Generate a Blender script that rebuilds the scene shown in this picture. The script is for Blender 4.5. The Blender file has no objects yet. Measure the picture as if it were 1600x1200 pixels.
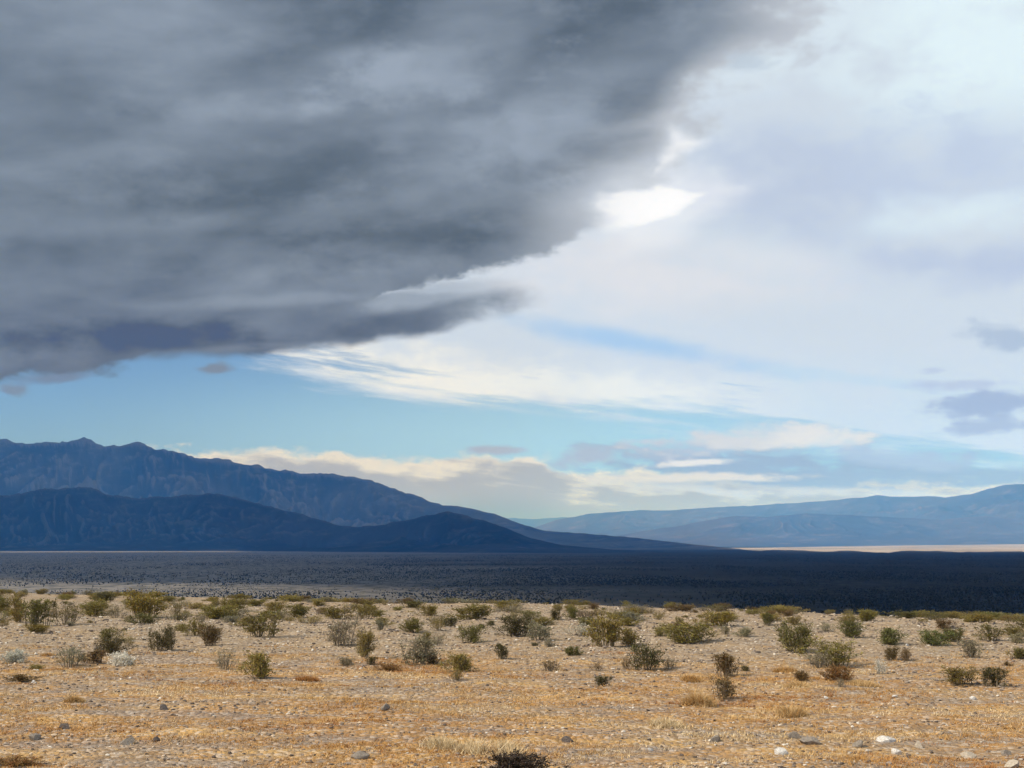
import bpy, math, random
import numpy as np
from mathutils import Vector

random.seed(7)
RNG = np.random.default_rng(7)
SC = bpy.context.scene
COL = SC.collection

# ------------------------------------------------------------------ camera
HFOV = math.radians(40.0)
F = 800.0 / math.tan(HFOV / 2)            # focal length in photo pixels (1600 wide)
HORIZON = 850.0
PITCH = math.atan((HORIZON - 600.0) / F)
H = 3.2                                   # eye height above the ground
cam = bpy.data.cameras.new("camera")
cam.sensor_width = 36.0
cam.lens = 18.0 / math.tan(HFOV / 2)
cam.clip_start = 0.1
cam.clip_end = 200000.0
cam_ob = bpy.data.objects.new("camera", cam)
COL.objects.link(cam_ob)
cam_ob.location = (0, 0, H)
cam_ob.rotation_euler = (math.pi / 2 + PITCH, 0, 0)
SC.camera = cam_ob

# ------------------------------------------------------------------ sun, exposure, render
SUN_EL = math.radians(42.0)
SUN_AZ = math.radians(-112.0)             # from +Y (view direction) towards +X; the sun stands to the left, a little behind
SUN_DIR = Vector((math.sin(SUN_AZ) * math.cos(SUN_EL), math.cos(SUN_AZ) * math.cos(SUN_EL), math.sin(SUN_EL)))
sun = bpy.data.lights.new("sun", 'SUN')
sun.energy = 4.9
sun.angle = math.radians(0.5)
sun.color = (1.0, 0.92, 0.79)
sun_ob = bpy.data.objects.new("sun", sun)
COL.objects.link(sun_ob)
sun_ob.rotation_euler = SUN_DIR.to_track_quat('Z', 'Y').to_euler()
sun_ob.location = (0, 0, 50)

SC.view_settings.view_transform = 'Standard'
SC.view_settings.look = 'None'
SC.view_settings.exposure = 0.0
SC.view_settings.gamma = 1.0
SC.view_settings.use_curve_mapping = False
cy = SC.cycles
cy.max_bounces = 4
cy.diffuse_bounces = 2
cy.glossy_bounces = 1
cy.transmission_bounces = 2
cy.volume_bounces = 1
cy.transparent_max_bounces = 8
cy.use_denoising = True
cy.use_adaptive_sampling = True
cy.adaptive_threshold = 0.012


def lin(c):
    c = c / 255.0
    return c / 12.92 if c <= 0.04045 else ((c + 0.055) / 1.055) ** 2.4


def rgb(r, g, b):
    return (lin(r), lin(g), lin(b), 1.0)


def px_dir(px, py):
    xc, yc = (px - 800.0) / F, (600.0 - py) / F
    cp, sp = math.cos(PITCH), math.sin(PITCH)
    return Vector((xc, cp - yc * sp, sp + yc * cp))


def px_uv(px, py):
    d = px_dir(px, py).normalized()
    return math.atan2(d.x, d.y) * F, math.asin(d.z) * F


# ------------------------------------------------------------------ world: sky with its clouds
class Nodes:
    def __init__(self, nt):
        self.nt = nt

    def new(self, kind, **kw):
        n = self.nt.nodes.new(kind)
        for k, v in kw.items():
            setattr(n, k, v)
        return n

    def put(self, sock, v):
        if isinstance(v, bpy.types.NodeSocket):
            self.nt.links.new(v, sock)
        elif v is not None:
            sock.default_value = v

    def m(self, op, a, b=None, c=None, clamp=False):
        n = self.new('ShaderNodeMath', operation=op, use_clamp=clamp)
        for s, v in zip(n.inputs, (a, b, c)):
            self.put(s, v)
        return n.outputs[0]

    def rng(self, v, a, b, c=0.0, d=1.0, smooth=True):
        n = self.new('ShaderNodeMapRange', interpolation_type='SMOOTHSTEP' if smooth else 'LINEAR')
        for s, x in zip(n.inputs, (v, a, b, c, d)):
            self.put(s, x)
        return n.outputs[0]

    def mix(self, f, a, b):
        n = self.new('ShaderNodeMix', data_type='RGBA')
        self.put(n.inputs[0], f)
        self.put(n.inputs[6], a)
        self.put(n.inputs[7], b)
        return n.outputs[2]

    def noise(self, vec, detail=4.0, rough=0.55, scale=1.0, dims='2D', dist=0.0):
        n = self.new('ShaderNodeTexNoise', noise_dimensions=dims)
        self.put(n.inputs['Vector'], vec)
        n.inputs['Scale'].default_value = scale
        n.inputs['Detail'].default_value = detail
        n.inputs['Roughness'].default_value = rough
        n.inputs['Distortion'].default_value = dist
        return n.outputs['Fac']

    def mapping(self, vec, loc=(0, 0, 0), rot=0.0, scale=(1, 1, 1), kind='TEXTURE'):
        n = self.new('ShaderNodeMapping', vector_type=kind)
        self.put(n.inputs['Vector'], vec)
        n.inputs['Location'].default_value = loc
        n.inputs['Rotation'].default_value = (0, 0, rot)
        n.inputs['Scale'].default_value = scale
        return n.outputs[0]

    def curve(self, v, pts, lo, hi, vlo, vhi):
        """piecewise smooth function of v; pts = [(x, y)...] mapped from [lo,hi] and [vlo,vhi] to the unit square"""
        x = self.rng(v, lo, hi, smooth=False)
        n = self.new('ShaderNodeFloatCurve')
        self.put(n.inputs['Value'], x)
        c = n.mapping.curves[0]
        q = [((a - lo) / (hi - lo), (b - vlo) / (vhi - vlo)) for a, b in pts]
        c.points[0].location = q[0]
        c.points[1].location = q[-1]
        for a in q[1:-1]:
            c.points.new(*a)
        n.mapping.update()
        return self.rng(n.outputs[0], 0.0, 1.0, vlo, vhi, smooth=False)


world = bpy.data.worlds.new("World")
SC.world = world
world.use_nodes = True
nt = world.node_tree
nt.nodes.clear()
W = Nodes(nt)
SKY_STRENGTH = 0.1
HAZE_TOP = 1340.0
HAZE_DENSITY = 4.9e-5
HAZE_COLOR = (0.085, 0.37, 1.0)
HAZE_SOURCE = (0.32, 0.40, 0.48)          # brightness of the lit haze itself


def build_sky():
    tc = W.new('ShaderNodeTexCoord').outputs['Generated']
    sep = W.new('ShaderNodeSeparateXYZ')
    W.put(sep.inputs[0], tc)
    x, y, z = sep.outputs
    U = W.m('MULTIPLY', W.m('ARCTAN2', x, y), F)
    V = W.m('MULTIPLY', W.m('ARCSINE', z), F)
    cmb = W.new('ShaderNodeCombineXYZ')
    W.put(cmb.inputs[0], U)
    W.put(cmb.inputs[1], V)
    P = cmb.outputs[0]
    # shared noises: long streaks, lumps, fine shreds
    n_str = W.noise(W.mapping(P, (131, 57, 0), math.radians(8), (430, 120, 1)), 6, 0.52, dist=0.15)
    n_lmp = W.noise(W.mapping(P, (11, 557, 0), 0.0, (120, 66, 1)), 8, 0.62)
    n_fin = W.noise(W.mapping(P, (911, 27, 0), math.radians(-7), (330, 36, 1)), 7, 0.62, dist=0.12)
    bil = [W.noise(W.mapping(P, (40 + o, 300 - 0.7 * o, 0), math.radians(7), (380, 150, 1)), 6, 0.47, dist=0.25) for o in (0.0, 26.0)]
    relief = W.m('MULTIPLY', W.m('SUBTRACT', bil[0], bil[1]), 3.0)
    n_puf = W.noise(W.mapping(P, (77, 31, 0), 0.0, (54, 25, 1)), 6, 0.6)
    s0 = W.m('MULTIPLY', W.m('SUBTRACT', n_str, 0.5), 1.5)
    l0 = W.m('MULTIPLY', W.m('SUBTRACT', n_lmp, 0.5), 1.8)
    f0 = W.m('MULTIPLY', W.m('SUBTRACT', n_fin, 0.5), 1.5)
    p0 = W.m('MULTIPLY', W.m('SUBTRACT', n_puf, 0.5), 1.8)

    def C(r, g, b, k=1.0):
        c = rgb(r, g, b)
        return (c[0] * k / SKY_STRENGTH, c[1] * k / SKY_STRENGTH, c[2] * k / SKY_STRENGTH, 1.0)

    def blob(px, py, rx, ry, rot=0.0, inner=0.2, outer=1.0, wob=0.0):
        u, v = px_uv(px, py)
        n = W.new('ShaderNodeVectorMath', operation='LENGTH')
        W.put(n.inputs[0], W.mapping(P, (u, v, 0), math.radians(rot), (rx, ry, 1e6)))
        d = n.outputs['Value']
        if wob:
            if wob < 0:            # layered: long shreds with a little lumpiness
                d = W.m('ADD', d, W.m('MULTIPLY', W.m('ADD', W.m('MULTIPLY', f0, 1.3), W.m('MULTIPLY', p0, 0.9)), -wob))
            else:
                d = W.m('ADD', d, W.m('MULTIPLY', W.m('ADD', l0, p0) if wob > 1 else l0, wob))
        return W.rng(d, inner, outer, 1.0, 0.0)

    def line(pts, ext=()):
        return [px_uv(*p) for p in pts] + [(a, b) for a, b in ext]

    def edge(pts, lo=-2600.0, hi=2600.0, vhi=3500.0):
        return W.curve(U, pts, lo, hi, 0.0, vhi)

    # 0 clear air
    sky = W.new('ShaderNodeTexSky', sky_type='NISHITA')
    sky.sun_disc = False
    sky.sun_elevation = SUN_EL
    sky.sun_rotation = SUN_AZ
    sky.altitude = 300.0
    sky.air_density = 1.0
    sky.dust_density = 0.6
    sky.ozone_density = 1.2
    tint = W.new('ShaderNodeMix', data_type='RGBA', blend_type='MULTIPLY')
    tint.inputs[0].default_value = 1.0
    W.put(tint.inputs[6], sky.outputs[0])
    tint.inputs[7].default_value = (0.60, 0.82, 1.08, 1.0)
    col = W.mix(W.m('MULTIPLY', blob(860, 700, 900, 190, 0, 0.0, 1.0), 0.95), tint.outputs[2], C(174, 213, 230))

    # 1 high veil
    veil = C(207, 219, 232)
    for px, py, rx, ry, rot, c, k in (
            (1580, 60, 400, 330, 0, (226, 243, 250), 1.0),
            (1190, 60, 240, 120, 20, (216, 229, 239), 0.8),
            (1260, 290, 330, 150, -5, (190, 204, 226), 1.0),
            (1520, 260, 260, 120, 0, (193, 208, 231), 0.9),
            (1490, 338, 190, 46, 2, (220, 236, 245), 0.9),
            (1530, 412, 330, 52, -3, (186, 201, 226), 0.9),
            (1000, 440, 360, 90, -6, (222, 225, 232), 1.0),
            (1200, 400, 240, 40, -12, (221, 227, 235), 0.7),
            (660, 585, 430, 62, -8, (243, 241, 234), 1.0),
            (960, 610, 340, 50, -6, (233, 237, 237), 0.9),
            (1250, 510, 300, 50, -8, (206, 217, 229), 0.8),
            (1500, 640, 420, 110, 0, (202, 219, 233), 0.8)):
        b = W.m('MULTIPLY', blob(px, py, rx, ry, rot, 0.0, 1.05, 0.9), k)
        veil = W.mix(b, veil, C(*c))
    v_edge = edge(line([(-200, 300), (150, 420), (320, 535), (450, 585), (560, 612), (700, 636), (850, 648), (1000, 660), (1200, 690), (1600, 730)],
                       [(1500, 130), (2600, 200)]))
    # outside the picture the veil goes on; extend it on the far left as broken cloud too
    vf = W.m('ADD', W.m('SUBTRACT', V, v_edge), W.m('MULTIPLY', f0, 90.0))
    vf = W.m('ADD', vf, W.m('MULTIPLY', s0, 45.0))
    vm = W.rng(vf, -20.0, 42.0)
    vm = W.m('MULTIPLY', vm, W.rng(W.m('ADD', n_fin, W.rng(vf, 0.0, 130.0, 0.0, 0.6)), 0.3, 0.62, 0.35, 1.0))
    slit = blob(985, 535, 290, 27, -11, 0.0, 1.0, 0.6)
    slit2 = blob(1330, 592, 190, 14, -9, 0.2, 1.0, 0.9)
    col = W.mix(vm, col, veil)
    col = W.mix(W.m('MULTIPLY', slit, 0.8), col, C(160, 199, 236))
    col = W.mix(W.m('MULTIPLY', slit2, 0.4), col, C(185, 214, 236))

    # 2 cumulus bank along the horizon
    def bank(col, pts, top, low, deep, depth, lump, cut=0.0, strength=1.0, clear=None):
        e = edge(pts)
        d = W.m('SUBTRACT', e, V)
        d1 = W.m('ADD', d, W.m('MULTIPLY', l0, lump))
        d1 = W.m('ADD', d1, W.m('MULTIPLY', p0, lump * 0.7))
        mk = W.rng(d1, -3.0, 12.0, 0.0, strength)
        sh = W.rng(W.m('ADD', d, W.m('ADD', W.m('MULTIPLY', f0, depth * 1.7), W.m('MULTIPLY', p0, depth * 0.9))), depth * 0.2, depth * 1.2)
        c = W.mix(sh, C(*top), C(*low))
        c = W.mix(W.rng(d, depth * 1.3, depth * 2.6), c, C(*deep))
        if clear:
            mk = W.m('MULTIPLY', mk, W.rng(d, clear[0], clear[1], 1.0, 0.0))
        return W.mix(mk, col, c)

    col = bank(col, line([(-600, 720), (0, 705), (250, 700), (330, 699), (440, 700), (550, 704), (640, 718), (750, 706), (840, 712), (900, 730), (1050, 738), (1200, 744), (1300, 748), (1450, 746), (1600, 750)],
                         [(1500, 95), (2600, 95)]),
               (232, 225, 213), (178, 184, 194), (153, 171, 188), 40.0, 27.0)
    # flat-based heap over the right half of the valley, with streaks under it
    for px, py, rx, ry, rot, c, k in (
            (1230, 745, 330, 34, -2, (152, 174, 199), 0.95), (1420, 742, 330, 26, -2, (158, 179, 203), 0.9),
            (1190, 716, 240, 34, -2, (156, 176, 201), 1.0), (1380, 712, 150, 18, -6, (176, 194, 216), 0.8),
            (1090, 700, 110, 20, 4, (178, 190, 210), 0.9),
            (1175, 690, 170, 24, 1, (214, 214, 217), 0.9), (1270, 686, 90, 22, 2, (228, 225, 223), 0.8),
            (1090, 746, 190, 9, 0, (230, 221, 213), 0.85), (1100, 722, 80, 6, 4, (232, 228, 226), 0.9),
            (1300, 772, 420, 12, -2, (214, 217, 222), 0.6)):
        b = blob(px, py, rx, ry, rot, 0.25, 1.1, -1.0)
        col = W.mix(W.m('MULTIPLY', b, k), col, C(*c))
    # 3 the small bright heads
    def below(a, b):
        (u1, v1), (u2, v2) = px_uv(*a), px_uv(*b)
        L = math.hypot(u2 - u1, v2 - v1)
        nx, ny = (v2 - v1) / L, -(u2 - u1) / L
        n = W.new('ShaderNodeVectorMath', operation='DOT_PRODUCT')
        W.put(n.inputs[0], P)
        n.inputs[1].default_value = (nx, ny, 0)
        return W.m('SUBTRACT', n.outputs['Value'], nx * u1 + ny * v1)
    wedge = W.m('MINIMUM', W.m('MINIMUM', below((1030, 277), (1116, 301)), below((930, 292), (1030, 277))), W.m('MINIMUM', below((1116, 301), (1052, 346)), below((1052, 346), (930, 372))))
    wedge = W.m('ADD', wedge, W.m('ADD', W.m('ADD', W.m('MULTIPLY', p0, 12.0), W.m('MULTIPLY', f0, 16.0)), 6.0))
    hot = W.m('MULTIPLY', W.m('MAXIMUM', W.rng(wedge, 0.0, 24.0), W.m('MULTIPLY', W.rng(wedge, -46.0, 10.0), 0.45)), W.rng(W.m('ADD', U, W.m('MULTIPLY', l0, 70.0)), px_uv(900, 320)[0], px_uv(985, 320)[0]))
    w2 = W.m('MINIMUM', W.m('MINIMUM', below((1050, 196), (1096, 222)), below((1020, 262), (1050, 196))), below((1096, 222), (1030, 275)))
    w2 = W.m('ADD', w2, W.m('MULTIPLY', p0, 14.0))
    hot = W.m('MAXIMUM', hot, W.m('MULTIPLY', W.rng(w2, -14.0, 18.0), 0.75))
    # 4 the dark deck
    d_edge = edge(line([(-700, 650), (-200, 622), (0, 606), (100, 594), (200, 570), (290, 540), (400, 515), (500, 492), (600, 470), (680, 448), (740, 432), (800, 414), (870, 395), (950, 369), (1005, 338), (1050, 262), (1110, 160), (1190, 92), (1270, 24), (1330, -60)],
                       [(900, 1700), (1300, 2600), (2600, 3300)]), vhi=3500.0)
    wide = W.rng(U, 60.0, 260.0, 0.0, 1.0)
    dd = W.m('SUBTRACT', V, d_edge)
    dn = W.m('ADD', W.m('ADD', dd, W.m('MULTIPLY', l0, 34.0)), W.m('MULTIPLY', p0, 16.0))
    dn = W.m('ADD', dn, W.m('MULTIPLY', W.m('MULTIPLY', W.m('ADD', s0, l0), wide), 165.0))
    dm = W.rng(dn, W.rng(wide, 0, 1, -5.0, -50.0), W.rng(wide, 0, 1, 16.0, 75.0))
    # the tongue that runs out below it
    tongue = blob(480, 506, 385, 46, 7.0, 0.66, 1.03, 0.3)
    dm = W.m('MAXIMUM', dm, tongue)
    dm = W.m('MAXIMUM', dm, W.m('MULTIPLY', blob(650, 470, 190, 34, 9, 0.2, 1.0, 0.4), 0.7))
    dm = W.m('MULTIPLY', dm, W.rng(U, -3300.0, -1900.0))
    t = W.m('ADD', 0.345, W.m('MULTIPLY', s0, 0.55))
    t = W.m('ADD', t, W.m('MULTIPLY', l0, 0.13))
    t = W.m('ADD', t, W.m('MULTIPLY', relief, 0.34))
    for px, py, rx, ry, rot, k in (
            (200, 60, 420, 150, -20, 0.30), (680, 105, 230, 75, 12, 0.62), (840, 200, 260, 105, 25, 0.58), (545, 85, 130, 40, 10, 0.3),
            (940, 300, 150, 60, 12, 0.65), (660, 466, 190, 20, 8, 0.75), (250, 348, 400, 26, 6, 0.22),
            (430, 470, 330, 16, 4, 0.30), (430, 540, 260, 9, 5, 0.22), (400, 170, 300, 26, 2, 0.16),
            (930, 45, 250, 110, 14, -0.36), (520, 20, 330, 60, -10, -0.25), (430, 270, 380, 90, 8, -0.28),
            (640, 370, 360, 60, 10, -0.30), (200, 525, 280, 34, 4, -0.34), (610, 505, 200, 22, 8, -0.20)):
        t = W.m('ADD', t, W.m('MULTIPLY', blob(px, py, rx, ry, rot, 0.0, 1.0, 0.9), k))
    t = W.m('MINIMUM', W.m('MAXIMUM', t, 0.0), 1.0)
    low = W.mix(W.rng(V, 260.0, 520.0), C(81, 99, 128), C(92, 107, 125))
    deck = W.mix(t, low, C(154, 167, 184))
    glow = W.m('MULTIPLY', W.rng(W.m('ADD', dd, W.m('MULTIPLY', s0, 160.0)), 20.0, 190.0, 1.0, 0.0), W.rng(U, -60.0, 190.0))
    deck = W.mix(W.m('MULTIPLY', glow, 0.75), deck, C(208, 214, 223))
    dm = W.m('MULTIPLY', dm, W.m('SUBTRACT', 1.0, W.m('MULTIPLY', hot, 0.9)))
    col = W.mix(hot, col, C(254, 254, 255))
    col = W.mix(dm, col, deck)

    # 5 loose scraps
    for px, py, rx, ry, rot, c, k in (
            (1560, 525, 70, 22, 0, (172, 190, 214), 0.85), (1535, 599, 112, 13, 2, (184, 198, 222), 0.85),
            (1550, 632, 95, 24, 6, (163, 181, 211), 0.95), (1550, 664, 72, 15, 4, (170, 187, 214), 0.9),
            (1460, 579, 20, 7, 0, (188, 202, 224), 0.8), (335, 576, 42, 10, 3, (128, 142, 164), 0.9),
            (20, 609, 22, 9, 0, (128, 144, 168), 0.85), (92, 591, 62, 9, 8, (122, 140, 168), 0.85),
            (1160, 92, 46, 16, -4, (190, 205, 220), 0.8),
            (765, 703, 66, 8, 1, (176, 186, 203), 0.9), (920, 712, 62, 17, 6, (176, 190, 210), 0.95),
            (1000, 690, 50, 8, 0, (200, 205, 216), 0.8)):
        b = blob(px, py, rx, ry, rot, 0.15, 1.1, 1.05)
        col = W.mix(W.m('MULTIPLY', b, k), col, C(*c))

    # below the horizon: nothing but ground there
    path = W.m('MINIMUM', W.m('DIVIDE', HAZE_TOP, W.m('MAXIMUM', z, 0.02)), 60000.0)
    sp = W.new('ShaderNodeSeparateColor')
    W.put(sp.inputs[0], col)
    cb = W.new('ShaderNodeCombineColor')
    for i in range(3):
        e = W.m('EXPONENT', W.m('MULTIPLY', path, HAZE_DENSITY * HAZE_COLOR[i]))
        a = HAZE_SOURCE[i] / SKY_STRENGTH
        W.put(cb.inputs[i], W.m('MAXIMUM', W.m('ADD', W.m('MULTIPLY', W.m('SUBTRACT', sp.outputs[i], a), e), a), 0.2 * a))
    bg = W.new('ShaderNodeBackground')
    W.put(bg.inputs['Color'], cb.outputs[0])
    bg.inputs['Strength'].default_value = SKY_STRENGTH
    out = W.new('ShaderNodeOutputWorld')
    W.nt.links.new(bg.outputs[0], out.inputs['Surface'])


build_sky()
world.cycles.sampling_method = 'MANUAL'
world.cycles.sample_map_resolution = 512

# ------------------------------------------------------------------ noise and mesh helpers
_perm = np.random.default_rng(3).permutation(4096)
_grad = np.random.default_rng(4).uniform(0, 2 * np.pi, 4096)


def gnoise(x, y, seed=0):
    x = np.asarray(x, float)
    y = np.asarray(y, float)
    xi, yi = np.floor(x).astype(int), np.floor(y).astype(int)
    xf, yf = x - xi, y - yi
    u, v = xf * xf * xf * (xf * (xf * 6 - 15) + 10), yf * yf * yf * (yf * (yf * 6 - 15) + 10)

    def g(ix, iy, dx, dy):
        h = _perm[(_perm[(ix + seed * 131) & 4095] + iy) & 4095]
        a = _grad[h]
        return np.cos(a) * dx + np.sin(a) * dy
    n00, n10 = g(xi, yi, xf, yf), g(xi + 1, yi, xf - 1, yf)
    n01, n11 = g(xi, yi + 1, xf, yf - 1), g(xi + 1, yi + 1, xf - 1, yf - 1)
    return ((n00 * (1 - u) + n10 * u) * (1 - v) + (n01 * (1 - u) + n11 * u) * v) * 1.5


def fbm(x, y, oct=4, seed=0, rough=0.5):
    s, a = 0.0, 1.0
    for i in range(oct):
        s = s + a * gnoise(x * 2 ** i, y * 2 ** i, seed + i)
        a *= rough
    return s


def ridged(x, y, oct=4, seed=0, rough=0.5):
    s, a, n = 0.0, 1.0, 0.0
    for i in range(oct):
        s = s + a * (1 - np.abs(gnoise(x * 2 ** i, y * 2 ** i, seed + i)) * 1.6)
        n += a
        a *= rough
    return s / n


def mesh_from(name, verts, faces, mats=(), mat_idx=None, smooth=False):
    """verts (n,3); faces (m,k) all with the same number of corners"""
    me = bpy.data.meshes.new(name)
    v = np.asarray(verts, np.float32)
    f = np.asarray(faces, np.int32)
    k = f.shape[1]
    me.vertices.add(len(v))
    me.vertices.foreach_set("co", v.ravel())
    me.loops.add(f.size)
    me.loops.foreach_set("vertex_index", f.ravel())
    me.polygons.add(len(f))
    me.polygons.foreach_set("loop_start", np.arange(0, f.size, k, dtype=np.int32))
    for m in mats:
        me.materials.append(m)
    if mat_idx is not None:
        me.polygons.foreach_set("material_index", np.asarray(mat_idx, np.int32))
    me.polygons.foreach_set("use_smooth", np.full(len(f), smooth))
    me.update(calc_edges=True)
    me.validate()
    return me


def grid_faces(nr, nc, wrap=False):
    i, j = np.meshgrid(np.arange(nr - 1), np.arange(nc if wrap else nc - 1), indexing='ij')
    j2 = (j + 1) % nc
    a, b, c, d = i * nc + j, i * nc + j2, (i + 1) * nc + j2, (i + 1) * nc + j
    return np.stack([a, b, c, d], -1).reshape(-1, 4)


def put(name, mesh, parent=None, loc=None, **props):
    o = bpy.data.objects.new(name, mesh)
    COL.objects.link(o)
    if parent:
        o.parent = parent
    if loc is not None:
        o.location = loc
    for k, v in props.items():
        o[k] = v
    return o


# ------------------------------------------------------------------ materials
def material(name, build, **kw):
    m = bpy.data.materials.new(name)
    m.use_nodes = True
    nt = m.node_tree
    nt.nodes.clear()
    n = Nodes(nt)
    out = n.new('ShaderNodeOutputMaterial')
    bs = n.new('ShaderNodeBsdfPrincipled')
    bs.inputs['Roughness'].default_value = kw.get('rough', 0.95)
    bs.inputs['Specular IOR Level'].default_value = kw.get('spec', 0.15)
    nt.links.new(bs.outputs[0], out.inputs['Surface'])
    build(n, bs, out)
    return m


def bump(n, bs, h, strength, dist):
    b = n.new('ShaderNodeBump')
    b.inputs['Strength'].default_value = strength
    b.inputs['Distance'].default_value = dist
    n.put(b.inputs['Height'], h)
    n.put(bs.inputs['Normal'], b.outputs[0])


def m_ground(n, bs, out):
    pos = n.new('ShaderNodeNewGeometry').outputs['Position']
    sep = n.new('ShaderNodeSeparateXYZ')
    n.put(sep.inputs[0], pos)
    big = n.noise(n.mapping(pos, (3, 9, 0), 0.1, (7.0, 3.2, 1)), 5, 0.6)
    mid = n.noise(n.mapping(pos, (0, 0, 0), 0.0, (0.9, 0.9, 1)), 5, 0.65)
    fine = n.noise(n.mapping(pos, (5, 5, 0), 0.0, (0.09, 0.09, 1)), 3, 0.7)
    vor = n.new('ShaderNodeTexVoronoi', voronoi_dimensions='2D', feature='F1')
    n.put(vor.inputs['Vector'], pos)
    vor.inputs['Scale'].default_value = 11.0
    # roadside belt of dry annual grass soil, gravelly flat farther out
    ys = n.m('ADD', sep.outputs[1], n.m('MULTIPLY', n.m('SUBTRACT', big, 0.5), 26.0))
    belt = n.rng(ys, 34.0, 46.0, 1.0, 0.0)
    patch = n.rng(n.m('ADD', big, n.m('MULTIPLY', n.m('SUBTRACT', mid, 0.5), 0.5)), 0.40, 0.60)
    gravel = n.mix(n.rng(mid, 0.3, 0.7), (0.27, 0.198, 0.122, 1), (0.38, 0.283, 0.18, 1))
    soil = n.mix(n.rng(mid, 0.3, 0.7), (0.32, 0.165, 0.058, 1), (0.44, 0.25, 0.095, 1))
    k = n.m('MINIMUM', n.m('ADD', n.m('MULTIPLY', belt, n.rng(patch, 0, 1, 0.45, 1.0)), n.m('MULTIPLY', patch, 0.22)), 1.0)
    c = n.mix(k, gravel, soil)
    lens = n.noise(n.mapping(pos, (31, 17, 0), 0.05, (3.4, 1.1, 1)), 6, 0.66)
    c = n.mix(n.m('MULTIPLY', n.rng(lens, 0.52, 0.62), n.rng(belt, 0, 1, 0.25, 0.6)), c, (0.25, 0.205, 0.17, 1))
    c = n.mix(n.m('MULTIPLY', n.rng(lens, 0.46, 0.36), n.rng(belt, 0, 1, 0.12, 0.75)), c, (0.54, 0.335, 0.13, 1))
    # pebbles: each cell its own shade
    wn = n.new('ShaderNodeSeparateColor')
    n.put(wn.inputs[0], vor.outputs['Color'])
    c = n.mix(n.m('MULTIPLY', n.rng(wn.outputs[0], 0.55, 1.0), 0.45), c, (0.60, 0.54, 0.47, 1))
    c = n.mix(n.m('MULTIPLY', n.rng(wn.outputs[1], 0.55, 1.0), 0.6), c, (0.17, 0.13, 0.10, 1))
    c = n.mix(n.m('MULTIPLY', n.rng(fine, 0.52, 0.75), 0.45), c, (0.19, 0.14, 0.10, 1))
    n.put(bs.inputs['Base Color'], c)
    h = n.m('ADD', n.m('MULTIPLY', vor.outputs['Distance'], -0.8), fine)
    bump(n, bs, h, 0.9, 0.05)


def m_plain(n, bs, out):
    pos = n.new('ShaderNodeNewGeometry').outputs['Position']
    a = n.noise(n.mapping(pos, (0, 0, 0), 0.2, (900, 420, 1)), 5, 0.6)
    b = n.noise(n.mapping(pos, (0, 0, 0), 0.0, (14, 30, 1)), 4, 0.7)
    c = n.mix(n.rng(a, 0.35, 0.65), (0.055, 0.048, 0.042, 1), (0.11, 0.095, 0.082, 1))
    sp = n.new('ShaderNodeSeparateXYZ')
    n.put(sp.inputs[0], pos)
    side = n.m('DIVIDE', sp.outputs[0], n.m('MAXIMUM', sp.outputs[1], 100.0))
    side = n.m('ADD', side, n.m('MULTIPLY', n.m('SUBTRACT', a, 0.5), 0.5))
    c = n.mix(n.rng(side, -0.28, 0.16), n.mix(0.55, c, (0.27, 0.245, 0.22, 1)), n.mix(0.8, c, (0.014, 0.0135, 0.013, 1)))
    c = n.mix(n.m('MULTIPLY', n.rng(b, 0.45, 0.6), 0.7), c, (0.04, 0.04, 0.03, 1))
    n.put(bs.inputs['Base Color'], c)


def m_playa(n, bs, out):
    pos = n.new('ShaderNodeNewGeometry').outputs['Position']
    a = n.noise(n.mapping(pos, (0, 0, 0), 0.1, (500, 900, 1)), 6, 0.7)
    n.put(bs.inputs['Base Color'], n.mix(n.rng(a, 0.3, 0.7), (0.22, 0.18, 0.145, 1), (0.42, 0.36, 0.30, 1)))


def m_rock_range(c1, c2, c3, s):
    def b(n, bs, out):
        pos = n.new('ShaderNodeNewGeometry').outputs['Position']
        a = n.noise(n.mapping(pos, (0, 0, 0), 0.0, (s, s, s * 0.5)), 6, 0.62, dims='3D')
        f = n.noise(n.mapping(pos, (7, 3, 0), 0.4, (s * 0.16, s * 0.16, s * 0.08)), 5, 0.65, dims='3D')
        c = n.mix(n.rng(a, 0.36, 0.62), c1, c2)
        c = n.mix(n.m('MULTIPLY', n.rng(f, 0.5, 0.72), 0.7), c, c3)
        # pale scree gathers in the gullies, bare dark rock stands on the ribs
        pt = n.new('ShaderNodeNewGeometry').outputs['Pointiness']
        c = n.mix(n.m('MULTIPLY', n.rng(pt, 0.497, 0.46), 0.75), c, c3)
        c = n.mix(n.m('MULTIPLY', n.rng(pt, 0.505, 0.54), 0.6), c, c1)
        n.put(bs.inputs['Base Color'], c)
    return b


def m_leaf(n, bs, out):
    oi = n.new('ShaderNodeObjectInfo')
    g = n.new('ShaderNodeNewGeometry')
    ri = g.outputs['Random Per Island']
    hsv = n.new('ShaderNodeHueSaturation')
    n.put(hsv.inputs['Color'], oi.outputs['Color'])
    n.put(hsv.inputs['Hue'], n.rng(ri, 0, 1, 0.475, 0.52, smooth=False))
    w = n.new('ShaderNodeTexWhiteNoise', noise_dimensions='1D')
    n.put(w.inputs['W'], ri)
    n.put(hsv.inputs['Value'], n.rng(w.outputs[0], 0, 1, 0.55, 1.5, smooth=False))
    n.put(bs.inputs['Base Color'], hsv.outputs[0])
    tr = n.new('ShaderNodeBsdfTranslucent')
    n.put(tr.inputs[0], hsv.outputs[0])
    mx = n.new('ShaderNodeMixShader')
    mx.inputs[0].default_value = 0.25
    n.nt.links.new(bs.outputs[0], mx.inputs[1])
    n.nt.links.new(tr.outputs[0], mx.inputs[2])
    n.nt.links.new(mx.outputs[0], out.inputs['Surface'])


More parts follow.
